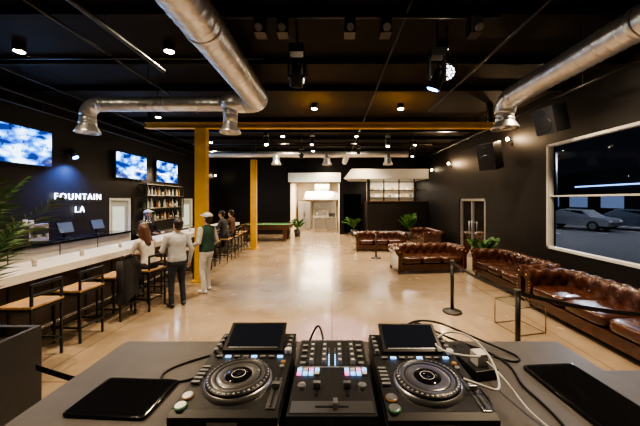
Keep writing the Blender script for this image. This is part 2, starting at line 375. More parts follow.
# ------------------------------------------------------------------ stage lights
def mhead(name,loc,aim,led,k=1.):
    b=B(); d=(V(aim)-V(loc)).normalized()*k
    b.cyl((0,0,.33*k),(0,0,ZC-loc[2]),.014,M_dark,8); b.box((0,0,.28*k),(.16*k,.13*k,.09*k),M_blk)
    for s_ in(-1,1): b.box((s_*.085*k,0,.11*k),(.022*k,.06*k,.27*k),M_blk)
    b.cyl((-.09*k,0,0),(.09*k,0,0),.02*k,M_dark,10)
    b.tube([-d*.11,-d*.08,d*.01,d*.09,d*.11],[.045*k,.062*k,.072*k,.078*k,.075*k],M_blk,20)
    b.tube([d*.105,d*.115],[.06*k,.06*k],led,20)
    return b.build(name,loc,0)
mhead('stage_spotlight',(-.44,3.55,3.6),(-1.1,6.6,0),M_lens,1.15)
mhead('stage_spotlight',(1.33,3.6,3.58),(0,4.7,0),M_blue,1.15)
mhead('stage_spotlight',(-1.1,10.2,3.65),(-1,12,0),M_lens,.9);mhead('stage_spotlight',(2.9,10.2,3.7),(2,9,0),M_lens,.9)
mhead('stage_spotlight',(1.7,8.6,3.75),(1,7,0),M_bulb,.8); mhead('stage_spotlight',(-.6,8.6,3.8),(-1,7,0),M_lens,.8)
mhead('stage_spotlight',(.9,9.6,3.7),(1,12,0),M_lens,.8); mhead('stage_spotlight',(-2.0,8.6,3.8),(-1,7,0),M_bulb,.8)
def par(loc,d):
    b=B(); d=V(d).normalized()
    b.tube([-d*.13,-d*.1,d*.05,d*.08],[.06,.1,.115,.115],M_dark,20)
    q=d.to_track_quat('Z','Y').to_matrix()
    b.tube([d*.07,d*.083],[.105,.105],M_blk,20)
    for ring,n in((0,1),(.04,6),(.08,12)):
        for k in range(n):
            a=2*math.pi*k/n; p=q@V((ring*math.cos(a),ring*math.sin(a),.083)); b.sph(p,.015,M_lens,8,6)
    b.tube([(-.13,0,0),(-.13,0,.2),(.13,0,.2),(.13,0,0)],.01,M_dark,8); b.cyl((0,0,.2),(0,0,ZC-loc[2]),.012,M_dark,8)
    b.build('par_light',loc)
par((1.62,4.0,3.85),(-.25,-.85,-.45)); par((-.5,4.2,3.85),(.1,-.85,-.5))
b=B(); 
for x in (-.95,-.1,1.2): b.cyl((x,3.2,4.1),(x,3.2,ZC),.02,M_dark,8)
b.cyl((-1.2,3.2,4.12),(1.9,3.2,4.12),.025,M_dark,10)
for x in(-.8,-.55,.2,.6,1.6): b.box((x,3.2,4.0),(.12,.14,.2),M_blk); b.cyl((x,3.13,3.96),(x,3.07,3.92),.04,M_silver,12)
b.box((.15,2.55,4.3),(.36,.3,.12),M_blk); b.cyl((.15,2.55,4.33),(.15,2.55,ZC),.03,M_dark,8); b.cyl((.2,2.38,4.3),(.2,2.42,4.3),.045,M_blkg,14)
b.build('lighting_truss')
spot('stage_beam_cool',(-.52,3.8,3.42),(-1.1,6.8,0),1100,(.62,.76,1),math.radians(44),1,.05)
spot('stage_beam_violet',(1.2,3.75,3.35),(0,4.4,0),600,(.5,.3,1),math.radians(26),1,.05)
b=B(); b.cyl((0,0,0),(.12,0,0),.03,M_dark,8); b.tube([(.06,0,.1),(.12,0,-.02),(.2,0,-.12)],[.05,.07,.07],M_dark,14); b.tube([(.2,0,-.12),(.205,0,-.128)],[.06,.06],M_blue,14); b.build('blue_wall_light',(XL,7.2,3.25))
spot('blue_wall_lamp',(XL+.26,7.2,3.05),(XL+.1,7.2,0),500,(.1,.25,1),math.radians(130))
b=B(); b.cyl((0,0,0),(0.03,0,0),.06,M_dark,14); b.tube([(0.02,0,0),(.1,0,0),(.12,0,.03)],.012,M_dark,8); b.cyl((.12,0,.02),(.12,0,.08),.025,M_dark,10); b.sph((.12,0,.12),(.04,.04,.05),M_bulb,12,8)
sc=b.build('wall_sconce',(XR,7.9,3.62),math.pi)
for y,z in((11.9,3.45),(13.9,3.4)): inst(sc,(XR,y,z),math.pi)
for y,z in((7.9,3.62),(11.9,3.45)):
    l=bpy.data.lights.new('sconce_lamp','POINT'); l.energy=35; l.color=(1,.65,.35); l.shadow_soft_size=.05
    o=bpy.data.objects.new('sconce_lamp',l); bpy.context.scene.collection.objects.link(o); o.location=(XR-.3,y,z+.12)
inst(sc,(XL,16,3.3),0); 
# ------------------------------------------------------------------ TVs and sign
def tv(loc,rz):
    b=B(); b.bx(-.72,.72,-.03,.03,-.41,.41,M_blk); b.bx(-.7,.7,-.036,-.03,-.39,.39,M_tv); b.bx(-.15,.15,.03,.075,-.12,.12,M_dark); return b.build('television',loc,rz,0)
tv((XL+.08,5.97,3.22),math.pi/2); tv((XL+.08,9.38,3.15),math.pi/2); tv((XL+.08,11.4,3.15),math.pi/2)
for y in(5.97,9.38,11.4): area('television_glow',(XL+.16,y,3.15),(XL+3,y,2.4),14,(.35,.6,1),1.3,.7)
cu=bpy.data.curves.new('neon_sign','FONT'); cu.body='FOUNTAIN\nLA'; cu.align_x='CENTER'; cu.size=.23; cu.space_line=1.45; cu.space_character=1.28; cu.extrude=.008; cu.offset=-.003
cu.materials.append(M_neon); o=bpy.data.objects.new('neon_sign',cu); bpy.context.scene.collection.objects.link(o)
o.location=(XL+.04,7.5,2.06); o.rotation_euler=(math.pi/2,0,math.pi/2)
# ------------------------------------------------------------------ bar
b=B(); b.bx(-4.85,-4.1,3.1,12.6,1.01,1.07,M_white); b.bx(-4.14,-4.1,3.1,12.6,.95,1.01,M_white)
b.bx(-4.75,-4.35,3.2,12.5,0,1.01,mat('bar_front_panel',(.05,.035,.028),.45)); 
y=3.2
while y<12.5: b.bx(-4.35,-4.335,y,y+.03,.05,1.0,M_dark); y+=.6
b.cyl((-4.22,3.3,.2),(-4.22,12.4,.2),.025,M_steel,10)
for y in(3.6,5.6,7.6,9.6,11.6): b.cyl((-4.22,y,.2),(-4.36,y,.2),.015,M_steel,8)
b.build('bar_counter',bevel=.004)
b=B(); b.bx(-6.62,-5.9,4.2,8.4,1.1,1.15,M_blkg); b.bx(-6.58,-5.95,4.25,8.35,.5,1.1,M_white); b.bx(-6.58,-6.0,4.25,8.35,0,.5,M_dark)
for y in(5.2,6.2,7.2): b.bx(-5.95,-5.945,y,y+.02,.5,1.1,M_dark)
b.build('back_bar_cabinet',bevel=.004)
b=B(); b.bx(-6.62,-6.05,9.6,12.5,.85,.9,M_steel); b.bx(-6.58,-6.1,9.65,12.45,0,.85,M_dark); b.build('back_bar_cabinet')
def pos(name,loc,rz):
    b=B(); b.box((0,0,.012),(.2,.2,.024),M_blk); b.cyl((0,.03,.02),(0,.03,.2),.025,M_blk,10)
    R=Matrix.Rotation(math.radians(-18),3,'X'); b.box((0,0,.26),(.38,.03,.26),M_blk,R); b.box((0,-.017,.262),(.35,.004,.23),mat('pos_screen',(.05,.07,.1),.2,es=.08,ecol=(.4,.55,.8)),R); return b.build(name,loc,rz)
pos('point_of_sale_terminal',(-6.2,6.6,1.15),math.pi/2); pos('point_of_sale_terminal',(-6.2,7.5,1.15),math.pi/2)
b=B(); b.box((0,0,.2),(.4,.35,.4),M_steel); b.box((0,-.19,.25),(.3,.06,.12),M_blk); b.box((0,-.2,.02),(.36,.1,.03),M_blk)
for x in(-.1,.1): b.cyl((x,-.2,.2),(x,-.2,.12),.02,M_silver,8)
b.cyl((-.12,0,.4),(-.12,0,.5),.04,M_white,12); b.cyl((.05,.05,.4),(.05,.05,.48),.04,M_white,12); b.build('espresso_machine',(-6.25,5.9,1.15),math.pi/2,.008)
def bottle(b,p,c,s=1,lab=None):
    p=V(p); b.lathe([(0.001,0),(.035*s,0),(.036*s,.01),(.036*s,.16*s),(.03*s,.19*s),(.013*s,.23*s),(.012*s,.29*s),(.001,.29*s)],p,c,10)
    if lab: b.lathe([(.0368*s,.04*s),(.0368*s,.12*s)],p,lab,10)
BC=[mat('bottle_amber',(.3,.12,.03),.1,coat=.5),mat('bottle_green',(.04,.09,.04),.1,coat=.5),mat('bottle_clear',(.6,.62,.6),.08,coat=.5),mat('bottle_dark',(.03,.015,.01),.1,coat=.5),mat('bottle_clear_gin',(.45,.5,.52),.1)]
LB=[None,mat('bottle_label',(.6,.55,.45),.7),None]
b=B()
for k in range(12): bottle(b,(-6.1+random.uniform(-.2,.1),4.4+k*.09,1.15),BC[k%5],1,LB[k%3])
b.build('liquor_bottles')
b=B()
for z in(1.3,1.75,2.2,2.6): b.bx(XL,XL+.28,9.85,12.3,z,z+.025,M_steel)
for y in(9.85,12.27): b.bx(XL+.24,XL+.28,y,y+.03,1.3,2.62,M_dark)
for z in (1.325,1.775,2.225):
    y=9.96
    while y<12.2:
        bottle(b,(XL+.13+random.uniform(-.05,.05),y,z),random.choice(BC),random.uniform(.85,1.15),random.choice(LB))
        y+=random.uniform(.09,.15)
b.build('liquor_shelf')
area('shelf_glow',(XL+.5,11.05,3.1),(XL,11.05,1.8),30,(1,.8,.55),2.2,.1)
M_drink=mat('iced_drink',(.45,.42,.38),.08,coat=.6)
b=B()
for y in(4.2,5.0,5.9,6.6,7.9,8.8): 
    b.lathe([(0.001,0),(.028,0),(.034,.12),(.033,.12),(.031,.1),(.001,.1)],(-4.4,y,1.07),M_drink,14)
b.build('drinking_glasses')
b=B(); b.box((0,0,.015),(.24,.18,.03),M_steel); b.cyl((0,0,.03),(0,0,.45),.035,M_steel,14); b.cyl((-.18,0,.45),(.18,0,.45),.04,M_steel,14)
for x in(-.12,0,.12): b.cyl((x,0,.45),(x,-.08,.42),.01,M_steel,8); b.cyl((x,-.08,.45),(x,-.08,.58),.016,M_blk,8)
b.build('beer_tap_tower',(-4.6,7.0,1.07),math.pi/2)
# ------------------------------------------------------------------ bar stools
b=B(); t=.028
for x in(-.19,.19):
    for y in(-.19,.19): b.bx(x-t/2,x+t/2,y-t/2,y+t/2,0,.73 if y>0 else 1.02,M_dark)
for z in(.22,.7):
    for s_ in(-.19,.19):
        b.bx(-.19,.19,s_-t/2,s_+t/2,z-t/2,z+t/2,M_dark); b.bx(s_-t/2,s_+t/2,-.19,.19,z-t/2,z+t/2,M_dark)
b.box((0,0,.745),(.42,.42,.03),M_wood); b.bx(-.19,.19,-.204,-.176,.99,1.03,M_dark); b.bx(-.19,.19,-.2,-.18,.86,.89,M_dark)
st=b.build('bar_stool',(-3.82,3.62,0),math.radians(90),.005)
for x,y,a in((-3.78,4.25,88),(-3.75,4.95,92),(-3.5,5.42,80),(-3.8,6.2,90),(-3.8,7.55,93),(-3.75,8.2,88),(-3.78,8.9,90),(-3.65,9.6,90),(-3.65,10.3,92),(-3.75,11.0,90),(-3.75,11.7,90)):
    inst(st,(x,y,0),math.radians(a))
b=B(); M_coat=mat('black_cloth',(.012,.012,.014),.9,bump=.3,bscale=25)
N=30;rows=18;vs=[];fs=[]
for j in range(rows):
    tt=j/(rows-1); z=1.06-tt*.72; 
    for k in range(N):
        a=2*math.pi*k/N; fold=1+.16*math.sin(6*a+tt*2)*tt
        rx=(.20+.05*tt)*fold; ry=(.05+.07*tt)*fold
        if tt<.08: rx*=.9; ry*=.7
        vs.append((rx*math.cos(a)+.03*tt,ry*math.sin(a),z+.05*math.sin(3*a)*tt))
for j in range(rows-1):
    for k in range(N): fs.append((j*N+k,j*N+(k+1)%N,(j+1)*N+(k+1)%N,(j+1)*N+k))
fs.append(tuple(range(N))); b.add(vs,fs,M_coat,True)
for s_ in(-1,1): b.tube([(s_*.17,0,1.02),(s_*.22,-.04,.85),(s_*.23,-.05,.65),(s_*.21,-.03,.52)],[.045,.05,.045,.038],M_coat,12)
b.tube([(-.09,.0,1.05),(-.04,-.04,1.09),(.04,-.04,1.09),(.09,0,1.05)],.022,M_coat,10)
b.build('draped_coat',(-3.56,4.93,0),math.radians(90))
# ------------------------------------------------------------------ people
def human(name,loc,heading,cols,pelvis=(0,0,.93),lean=0,headyaw=0,headpitch=0,legs=None,arms=None,hairstyle='short',cap=None,scale=1.,jacket=.0,female=False,voxel=.0095):
    P=[]
    R=Matrix.Rotation(math.radians(-lean),3,'X'); p0=V((0,0,.93)); pv=V(pelvis)
    U=lambda p:(R@(V(p)-p0))+pv
    def c(a,bb,ra,rb,tag,up=True):
        P.append(('c',U(a) if up else V(a),U(bb) if up else V(bb),ra,rb,tag))
    def e(cc,r,tag,up=True,Rm=None):
        P.append(('e',U(cc) if up else V(cc),r,tag,(R if up else Matrix.Identity(3)) if Rm is None else Rm))
    w=.9 if female else 1.
    j=jacket
    zs=[.93,1.0,1.08,1.16,1.24,1.31,1.37,1.41]; 
    rxs=[.165,.162,.148 if female else .155,.145 if female else .156,.158,.172,.168,.145]; rys=[.12,.122,.112,.108,.114,.118,.105,.085]
    K=22
    for i in range(K):
        z=zs[0]+(zs[-1]-zs[0])*i/(K-1)
        rx=np.interp(z,zs,rxs);ry=np.interp(z,zs,rys)
        e((0,0,z),((rx+j)*w,ry+j,.045),'top' if z>.935 else 'top')
    c((-.145*w,0,1.405),(.145*w,0,1.405),.058+j/2,.058+j/2,'top'); c((-.1*w,0,1.42),(0,0,1.47),.05,.055,'top'); c((.1*w,0,1.42),(0,0,1.47),.05,.055,'top')
    e((0,-.012,.88),(.158,.12,.11),'pants')
    if female:
        e((.07,.09,1.29),(.065,.05,.06),'top'); e((-.07,.09,1.29),(.065,.05,.06),'top')
    c((0,-.005,1.45),(0,.012,1.56),.052,.05,'skin')
    nk=V((0,0,1.53)); Rh=R@Matrix.Rotation(math.radians(headyaw),3,'Z')@Matrix.Rotation(math.radians(-headpitch),3,'X')
    Hd=lambda p:(R@(nk-p0)+pv)+Rh@(V(p)-nk)
    def he(cc,r,tag): P.append(('e',Hd(cc),r,tag,Rh))
    def hc(a,bb,ra,rb,tag): P.append(('c',Hd(a),Hd(bb),ra,rb,tag))
    he((0,0,1.645),(.074,.094,.108),'skin'); he((0,.035,1.578),(.052,.055,.05),'skin')
    hc((0,.088,1.655),(0,.108,1.622),.009,.014,'skin'); hc((-.02,.088,1.59),(.02,.088,1.59),.008,.008,'lip')
    for s_ in(-1,1): he((s_*.079,-.003,1.635),(.012,.024,.033),'skin'); hc((s_*.02,.083,1.672),(s_*.045,.074,1.672),.009,.007,'hair')
    if hairstyle=='short': he((0,-.02,1.68),(.09,.104,.095),'hair'); he((0,-.045,1.625),(.081,.068,.085),'hair')
    if hairstyle=='long':
        he((0,-.022,1.672),(.09,.1,.098),'hair'); hc((0,-.055,1.64),(0,-.09,1.34),.088,.06,'hair'); hc((-.065,-.03,1.64),(-.09,-.05,1.38),.045,.03,'hair'); hc((.065,-.03,1.64),(.09,-.05,1.38),.045,.03,'hair')
    if cap: he((0,-.008,1.705),(.096,.112,.072),'cap'); he((0,.12,1.688),(.068,.075,.014),'cap')
    for s_,k in((-1,'L'),(1,'R')):
        el,wr,hd=arms[k]; sh=(s_*.185*w,0,1.40)
        c(sh,el,.054+j/2,.041+j/2,'sleeve'); c(el,wr,.041+j/2,.029+j/3,'sleeve')
        w2=U(wr); d=(R@V(hd)).normalized(); side=(R@V((0,1,0))); side=(side-d*side.dot(d)).normalized() if abs(side.dot(d))<.95 else (R@V((-s_,0,0))-d*(R@V((-s_,0,0))).dot(d)).normalized(); pn=d.cross(side)
        P.append(('c',w2-d*.02,w2+d*.03,.027,.028,'skin'))
        for q in(-.5,.5): P.append(('c',w2+d*.02+side*q*.03,w2+d*.085+side*q*.045,.02,.016,'skin'))
        inward=pn
        if (inward.x*s_)>0: inward=-inward
        for i,ln in enumerate((.062,.072,.068,.052)):
            q=(1.5-i)*.021; base=w2+d*.085+side*q; mid=base+d*ln*.5+inward*.008; tip=mid+d*ln*.38+inward*.024
            P.append(('c',base,mid,.0105,.0098,'skin')); P.append(('c',mid,tip,.0098,.0085,'skin'))
        tb=w2+d*.03+side*.03; P.append(('c',tb,tb+d*.035+side*.03,.013,.011,'skin')); P.append(('c',tb+d*.035+side*.03,tb+d*.065+side*.034+inward*.01,.011,.009,'skin'))
    for s_,k in((-1,'L'),(1,'R')):
        hp=(s_*.085+pelvis[0],pelvis[1],pelvis[2]-.02); kn,an,toe=legs[k]
        c(hp,kn,.09,.06,'pants',False); c(kn,an,.06,.05,'pants',False); 
        a=V(an);tv_=V(toe); P.append(('c',a+V((0,-.0,-.01)),a+V((0,0,-.035)),.044,.042,'shoe'))
        back=(a-tv_); back.z=0; back=back.normalized()*.045
        P.append(('c',V((a.x,a.y,toe[2]))+back,tv_,.04,.036,'shoe'))
    b=B(); dm=M_skin
    for p in P:
        if p[0]=='c':
            a,bb,ra,rb=p[1:5]; b.sph(a,ra,dm,14,10); b.sph(bb,rb,dm,14,10)
            if (a-bb).length>1e-4: b.tube([a,bb],[ra,rb],dm,14)
        else: b.sph(p[1],p[2],dm,20,14,rot=p[4])
    o=b.build(name+'_tmp')
    md=o.modifiers.new('r','REMESH'); md.mode='VOXEL'; md.voxel_size=voxel
    sm=o.modifiers.new('s','SMOOTH'); sm.factor=.5; sm.iterations=2
    dg=bpy.context.evaluated_depsgraph_get(); me=bpy.data.meshes.new_from_object(o.evaluated_get(dg))
    bpy.data.objects.remove(o)
    n=len(me.polygons); ctr=np.zeros(n*3); me.polygons.foreach_get('center',ctr); ctr=ctr.reshape(-1,3)
    best=np.full(n,1e9); tag=np.zeros(n,int); tags=['skin','top','sleeve','pants','shoe','hair','cap','lip']
    for p in P:
        if p[0]=='c':
            a=np.array(p[1]);bb=np.array(p[2]);ab=bb-a;L=max(ab@ab,1e-9); t=np.clip(((ctr-a)@ab)/L,0,1)
            dd=np.linalg.norm(ctr-(a+t[:,None]*ab),axis=1)-(p[3]+t*(p[4]-p[3])); tg=p[5]
        else:
            q=(ctr-np.array(p[1]))@np.array(p[4]); r=np.array(p[2]); k=np.linalg.norm(q/r,axis=1)
            g=np.linalg.norm(q/(r*r),axis=1)+1e-9; dd=k*(k-1)/g; tg=p[3]
        if tg in('skin',): dd=dd+.002
        mk=dd<best; best[mk]=dd[mk]; tag[mk]=tags.index(tg)
    me.materials.clear()
    for t_ in tags: me.materials.append(cols.get(t_,M_skin))
    me.polygons.foreach_set('material_index',tag.astype(np.int32)); me.polygons.foreach_set('use_smooth',[True]*n); me.update()
    o=bpy.data.objects.new(name,me); bpy.context.scene.collection.objects.link(o)
    be=B()
    for s_ in(-1,1):
        be.sph(Hd((s_*.031,.079,1.647)),.0125,M_white,10,8); be.sph(Hd((s_*.031,.0895,1.647)),.006,M_blkg,8,6)
    eo=be.build(name+'_eyes'); eo.parent=o; eo.name='eyes'
    o.location=loc; o.rotation_euler=(0,0,math.radians(heading)); o.scale=(scale,)*3
    return o
def cl(n,c,r=.85): return mat(n,c,r,noise=.15,nscale=8,bump=.7,bscale=7)
M_lip=mat('lips',(.4,.15,.12),.5); M_hairb=mat('hair_dark',(.02,.012,.008),.45,noise=.3,nscale=40); M_hairbr=mat('hair_brown',(.07,.03,.015),.45,noise=.3,nscale=40)
stand={'L':((-.1,.02,.5),(-.11,-.02,.1),(-.13,.12,.04)),'R':((.1,.03,.5),(.12,.0,.1),(.15,.13,.04))}
human('man_in_varsity_jacket',(-2.8,6.35,0),70,dict(top=cl('jacket_green',(.02,.06,.045)),sleeve=cl('sleeve_cream',(.5,.48,.42)),pants=cl('trousers_white',(.6,.58,.54)),shoe=mat('sneaker_white',(.6,.6,.58),.5),hair=M_hairb,cap=cl('cap_white',(.65,.65,.63)),lip=M_lip),
 legs={'L':((-.1,.04,.5),(-.12,-.05,.1),(-.14,.09,.04)),'R':((.12,.1,.51),(.14,.08,.1),(.17,.22,.04))},arms={'L':((-.25,-.02,1.13),(-.2,.2,1.05),(.2,.9,-.1)),'R':((.26,-.04,1.13),(.24,.12,.93),(0,.6,-.8))},hairstyle='short',cap=True,scale=1.0,jacket=.02,headpitch=-8)
human('man_in_white_shirt',(-3.0,5.5,0),48,dict(top=cl('shirt_light_grey',(.48,.5,.53)),sleeve=cl('shirt_light_grey',(.48,.5,.53)),pants=cl('jeans_dark',(.02,.025,.04)),shoe=mat('shoe_dark',(.03,.03,.03),.5),hair=M_hairb,lip=M_lip),
 legs=stand,arms={'L':((-.26,.03,1.13),(-.2,.27,1.12),(.3,.9,.1)),'R':((.27,-.03,1.12),(.26,.05,.86),(0,.25,-1))},scale=.96,jacket=.015,headpitch=-10,headyaw=15)
seat={'L':((-.12,.38,.84),(-.12,.36,.4),(-.13,.5,.34)),'R':((.12,.38,.84),(.13,.4,.4),(.14,.54,.34))}
human('woman_in_white_top',(-3.5,5.42,0),72,dict(top=cl('blouse_white',(.6,.56,.52)),sleeve=cl('blouse_white',(.6,.56,.52)),pants=cl('trousers_black',(.015,.015,.018)),shoe=mat('shoe_dark',(.03,.03,.03),.5),hair=M_hairbr,lip=M_lip),
 pelvis=(0,-.02,.87),lean=14,legs=seat,arms={'L':((-.24,.14,1.18),(-.12,.36,1.2),(.3,1,0)),'R':((.24,.14,1.18),(.14,.36,1.2),(-.3,1,0))},hairstyle='long',female=True,scale=.95,headyaw=-12)
human('bartender',(-5.35,8.3,0),-100,dict(top=cl('tshirt_black',(.02,.02,.022)),sleeve=cl('tshirt_black',(.02,.02,.022)),pants=cl('trousers_black',(.015,.015,.018)),shoe=mat('shoe_dark',(.03,.03,.03),.5),hair=M_hairb,cap=cl('cap_grey',(.55,.55,.55)),lip=M_lip),
 legs=stand,arms={'L':((-.25,.05,1.13),(-.16,.27,1.1),(.3,.9,-.2)),'R':((.25,.05,1.13),(.16,.27,1.1),(-.3,.9,-.2))},cap=True,voxel=.0095,headpitch=-12)
PA={'L':((-.24,.12,1.2),(-.12,.36,1.26),(.3,1,0)),'R':((.24,.12,1.2),(.14,.36,1.26),(-.3,1,0))}
human('seated_patron',(-3.63,9.6,0),90,dict(top=cl('hoodie_dark',(.04,.04,.05)),sleeve=cl('hoodie_dark',(.04,.04,.05)),pants=cl('jeans_dark',(.02,.025,.04)),shoe=mat('shoe_dark',(.03,.03,.03),.5),hair=M_hairb,lip=M_lip),
 pelvis=(0,-.02,.87),lean=10,legs=seat,arms=PA,voxel=.0105,jacket=.02)
human('seated_patron',(-3.63,10.3,0),80,dict(top=cl('shirt_brown',(.1,.05,.03)),sleeve=cl('shirt_brown',(.1,.05,.03)),pants=cl('jeans_dark',(.02,.025,.04)),shoe=mat('shoe_dark',(.03,.03,.03),.5),hair=M_hairb,lip=M_lip),
 pelvis=(0,-.02,.87),lean=5,legs=seat,arms=PA,voxel=.0105)
# ------------------------------------------------------------------ chesterfield sofas
def sofa(L=2.1,D=.95):
    b=B(); a=.2; rc=.1
    xl=-L/2+a; yb=D/2-a; yf=-D/2
    path=[]
    def seg(p,q,nrm):
        p=V(p);q=V(q);n=max(2,int((q-p).length/.03))
        for i in range(n): path.append((p+(q-p)*i/n,V(nrm)))
    def corner(c,a0,a1):
        for i in range(7):
            t=a0+(a1-a0)*i/7; path.append((V(c)+V((math.cos(t),math.sin(t),0))*rc,V((math.cos(t),math.sin(t),0))))
    seg((xl,yf,0),(xl,yb-rc,0),(-1,0,0)); corner((xl+rc,yb-rc,0),math.pi,math.pi/2)
    seg((xl+rc,yb,0),(-xl-rc,yb,0),(0,1,0)); corner((-xl-rc,yb-rc,0),math.pi/2,0)
    seg((-xl,yb-rc,0),(-xl,yf,0),(1,0,0)); path.append((V((-xl,yf,0)),V((1,0,0))))
    prof=[(0,.28+.26*i/9,-1,0,1) for i in range(10)]
    for i in range(15):
        t=math.radians(190-(245)*i/14); prof.append((.085+.1*math.cos(t),.62+.1*math.sin(t),math.cos(t),math.sin(t),1 if i<11 else 0))
    prof+= [(.12,.5,1,0,0),(.12,.12,1,0,0)]
    vl=[0]
    for i in range(1,len(prof)): vl.append(vl[-1]+math.hypot(prof[i][0]-prof[i-1][0],prof[i][1]-prof[i-1][1]))
    vs=[];u=0;n=len(prof)
    for i,(p,nr) in enumerate(path):
        if i: u+=(p-path[i-1][0]).length+.01
        for k,(nn,z,dn,dz,tf) in enumerate(prof):
            pp=u/.17;qq=vl[k]/.14
            h=((abs(math.sin(math.pi*(pp+qq)/2))*abs(math.sin(math.pi*(pp-qq)/2)))**.5)*.042*tf-.01*tf
            o_=nn+dn*h; vs.append(p+nr*o_+V((0,0,z+dz*h)))
    fs=[(i*n+k,(i+1)*n+k,(i+1)*n+k+1,i*n+k+1) for i in range(len(path)-1) for k in range(n-1)]
    b.add(vs,fs,M_leather,True)
    for idx,flip in((0,1),(len(path)-1,-1)):
        p,nr=path[idx]; pts=[vs[idx*n+k] for k in range(n)]+[p+V((0,0,.12))]
        pts=[V(q) for q in pts]; cc=p+nr*.08+V((0,0,.62))
        b.add(pts,[tuple(range(len(pts)))],M_leather)
        b.tube([cc+V((0,-.012,0)),cc+V((0,.01,0))],[.085,.09],M_leather,20)
        b.sph(cc+V((0,-.015,0)),(.018,.01,.018),M_brass,8,6)
        for kk in range(7): b.sph(p+nr*.02+V((0,-.005,.15+kk*.06)),.008,M_brass,6,4)
    b.bx(xl-.08,-xl+.08,yf+.01,yb+.08,.1,.27,M_leather)
    cw=(-2*xl)/3
    for i in range(3): b.sph((xl+cw*(i+.5),(yf+yb)/2-.01,.37),(cw/2*1.0,(yb-yf)/2*1.03,.09),M_leather,28,16,e=.35)
    for x in(-L/2+.14,L/2-.14):
        for y in(yf+.08,D/2-.14): b.lathe([(.001,0),(.022,0),(.038,.06),(.03,.125),(.001,.125)],(x,y,0),M_dwood,12)
    return b
s1=sofa(2.15).build('chesterfield_sofa',(2.75,8.35,0),math.radians(6))
inst(s1,(4.3,6.75,0),math.radians(-90)); sofa(2.6).build('chesterfield_sofa',(4.2,4.25,0),math.radians(-90))
inst(s1,(1.95,11.7,0),0); inst(s1,(4.3,12.8,0),math.radians(-90))
def wiretable(loc):
    b=B(); h=.42;s_=.24
    for z in(.01,h):
        b.tube([(-s_,-s_,z),(s_,-s_,z),(s_,s_,z),(-s_,s_,z)],.008,M_wire,8,closed=True)
    for x in(-s_,s_):
        for y in(-s_,s_): b.cyl((x,y,.01),(x,y,h),.008,M_wire,8)
    zz=h+.012; b.add([(-.25,-.25,zz),(.25,-.25,zz),(.25,.25,zz),(-.25,.25,zz)],[(0,1,2,3)],M_glass2); return b.build('side_table',loc,math.radians(12))
wiretable((3.0,4.55,0))
def stanchion(x,y):
    b=B(); b.lathe([(.001,0),(.17,0),(.17,.02),(.12,.035),(.035,.05),(.032,.06)],(0,0,0),M_dark,28); b.cyl((0,0,.05),(0,0,.92),.03,M_dark,16); b.cyl((0,0,.87),(0,0,.95),.036,M_blk,16); return b.build('stanchion',(x,y,0))
SP=[(1.55,10.0),(2.2,5.2),(2.29,3.5),(3.45,2.75),(-.95,1.95)]
for p in SP: stanchion(*p)
def belt(p,q,z0,z1,n='retractable_belt'):
    b=B(); P0=V((p[0],p[1],z0));P1=V((q[0],q[1],z1)); d=(P1-P0).normalized()*.04; P0+=d; P1-=d; vs=[];N=12
    for i in range(N+1):
        t=i/N; c=P0+(P1-P0)*t-V((0,0,.05*math.sin(math.pi*t))); vs+= [c+V((0,0,-.024)),c+V((0,0,.024))]
    b.add(vs,[(2*i,2*i+2,2*i+3,2*i+1) for i in range(N)],M_dark); o=b.build(n)
    m=o.modifiers.new('s','SOLIDIFY'); m.thickness=.003
belt(SP[2],SP[3],.9,.9); belt(SP[1],SP[2],.9,.9); belt((-2.43,2.3),SP[4],.7,.7)
# ------------------------------------------------------------------ plants
def palm(name,loc,pot,R,nf,lf,h0,leafw=.02,up=1.0,seed=1,droop=1.):
    rnd=random.Random(seed); b=B()
    if pot=='round': b.lathe([(.001,0),(R*.75,0),(R,.0+R*1.9),(R*.93,R*1.9),(R*.9,R*1.75),(.001,R*1.75)],(0,0,0),M_char,24); zb=R*1.75
    else: zb=0
    for i in range(nf):
        a=2*math.pi*i/nf*1.9+rnd.uniform(-.3,.3); el=rnd.uniform(.8,1.35)*up; L=lf*rnd.uniform(.75,1.1)
        pts=[];p=V((math.cos(a)*.03,math.sin(a)*.03,zb+h0*rnd.uniform(.0,.3))); ang=min(el,1.5); N=14
        for k in range(N+1):
            pts.append(p.copy()); d=V((math.cos(a)*math.cos(ang),math.sin(a)*math.cos(ang),math.sin(ang))); p+=d*L/N; ang-=rnd.uniform(.06,.15)*droop
        b.tube(pts,[.008*(1-.8*k/N) for k in range(N+1)],M_green,6)
        side=V((-math.sin(a),math.cos(a),0))
        for k in range(3,N+1):
            for s_ in(-1,1):
                for sub in(0,.5):
                    q=pts[k] if sub==0 or k==N else (pts[k]+pts[k+1])/2
                    t=(pts[k]-pts[k-1]).normalized(); ll=L*.3*math.sin(math.pi*(k/N*.8+.15))+.03
                    dr=(t*.8+side*s_*.8+V((0,0,rnd.uniform(-.35,.0)))).normalized(); tip=q+dr*ll; m=q+dr*ll*.45; wv=t*leafw
                    b.add([q,m-wv*.5,tip-V((0,0,ll*.2)),m+wv*.5],[(0,1,2,3)],M_green)
    return b.build(name,loc)
b=B()
for (xa,xb,ya,yb_) in((-3.35,-3.31,1.3,2.39),(-2.48,-2.44,1.3,2.39),(-3.31,-2.48,1.3,1.34),(-3.31,-2.48,2.35,2.39)): b.bx(xa,xb,ya,yb_,0,1.0,M_char)
b.bx(-3.31,-2.48,1.34,2.35,.05,.92,M_soil); b.build('planter_box',bevel=.006)
palm('palm_plant',(-2.98,2.12,.93),None,0,26,1.25,.2,.02,1.42,5,.38)
palm('potted_fern',(-1.95,16.0,0),'round',.2,11,.8,.3,.05,1.2,6,.7)
palm('potted_dracaena',(1.25,16.1,0),'round',.2,11,.8,.3,.05,1.2,8,.7)
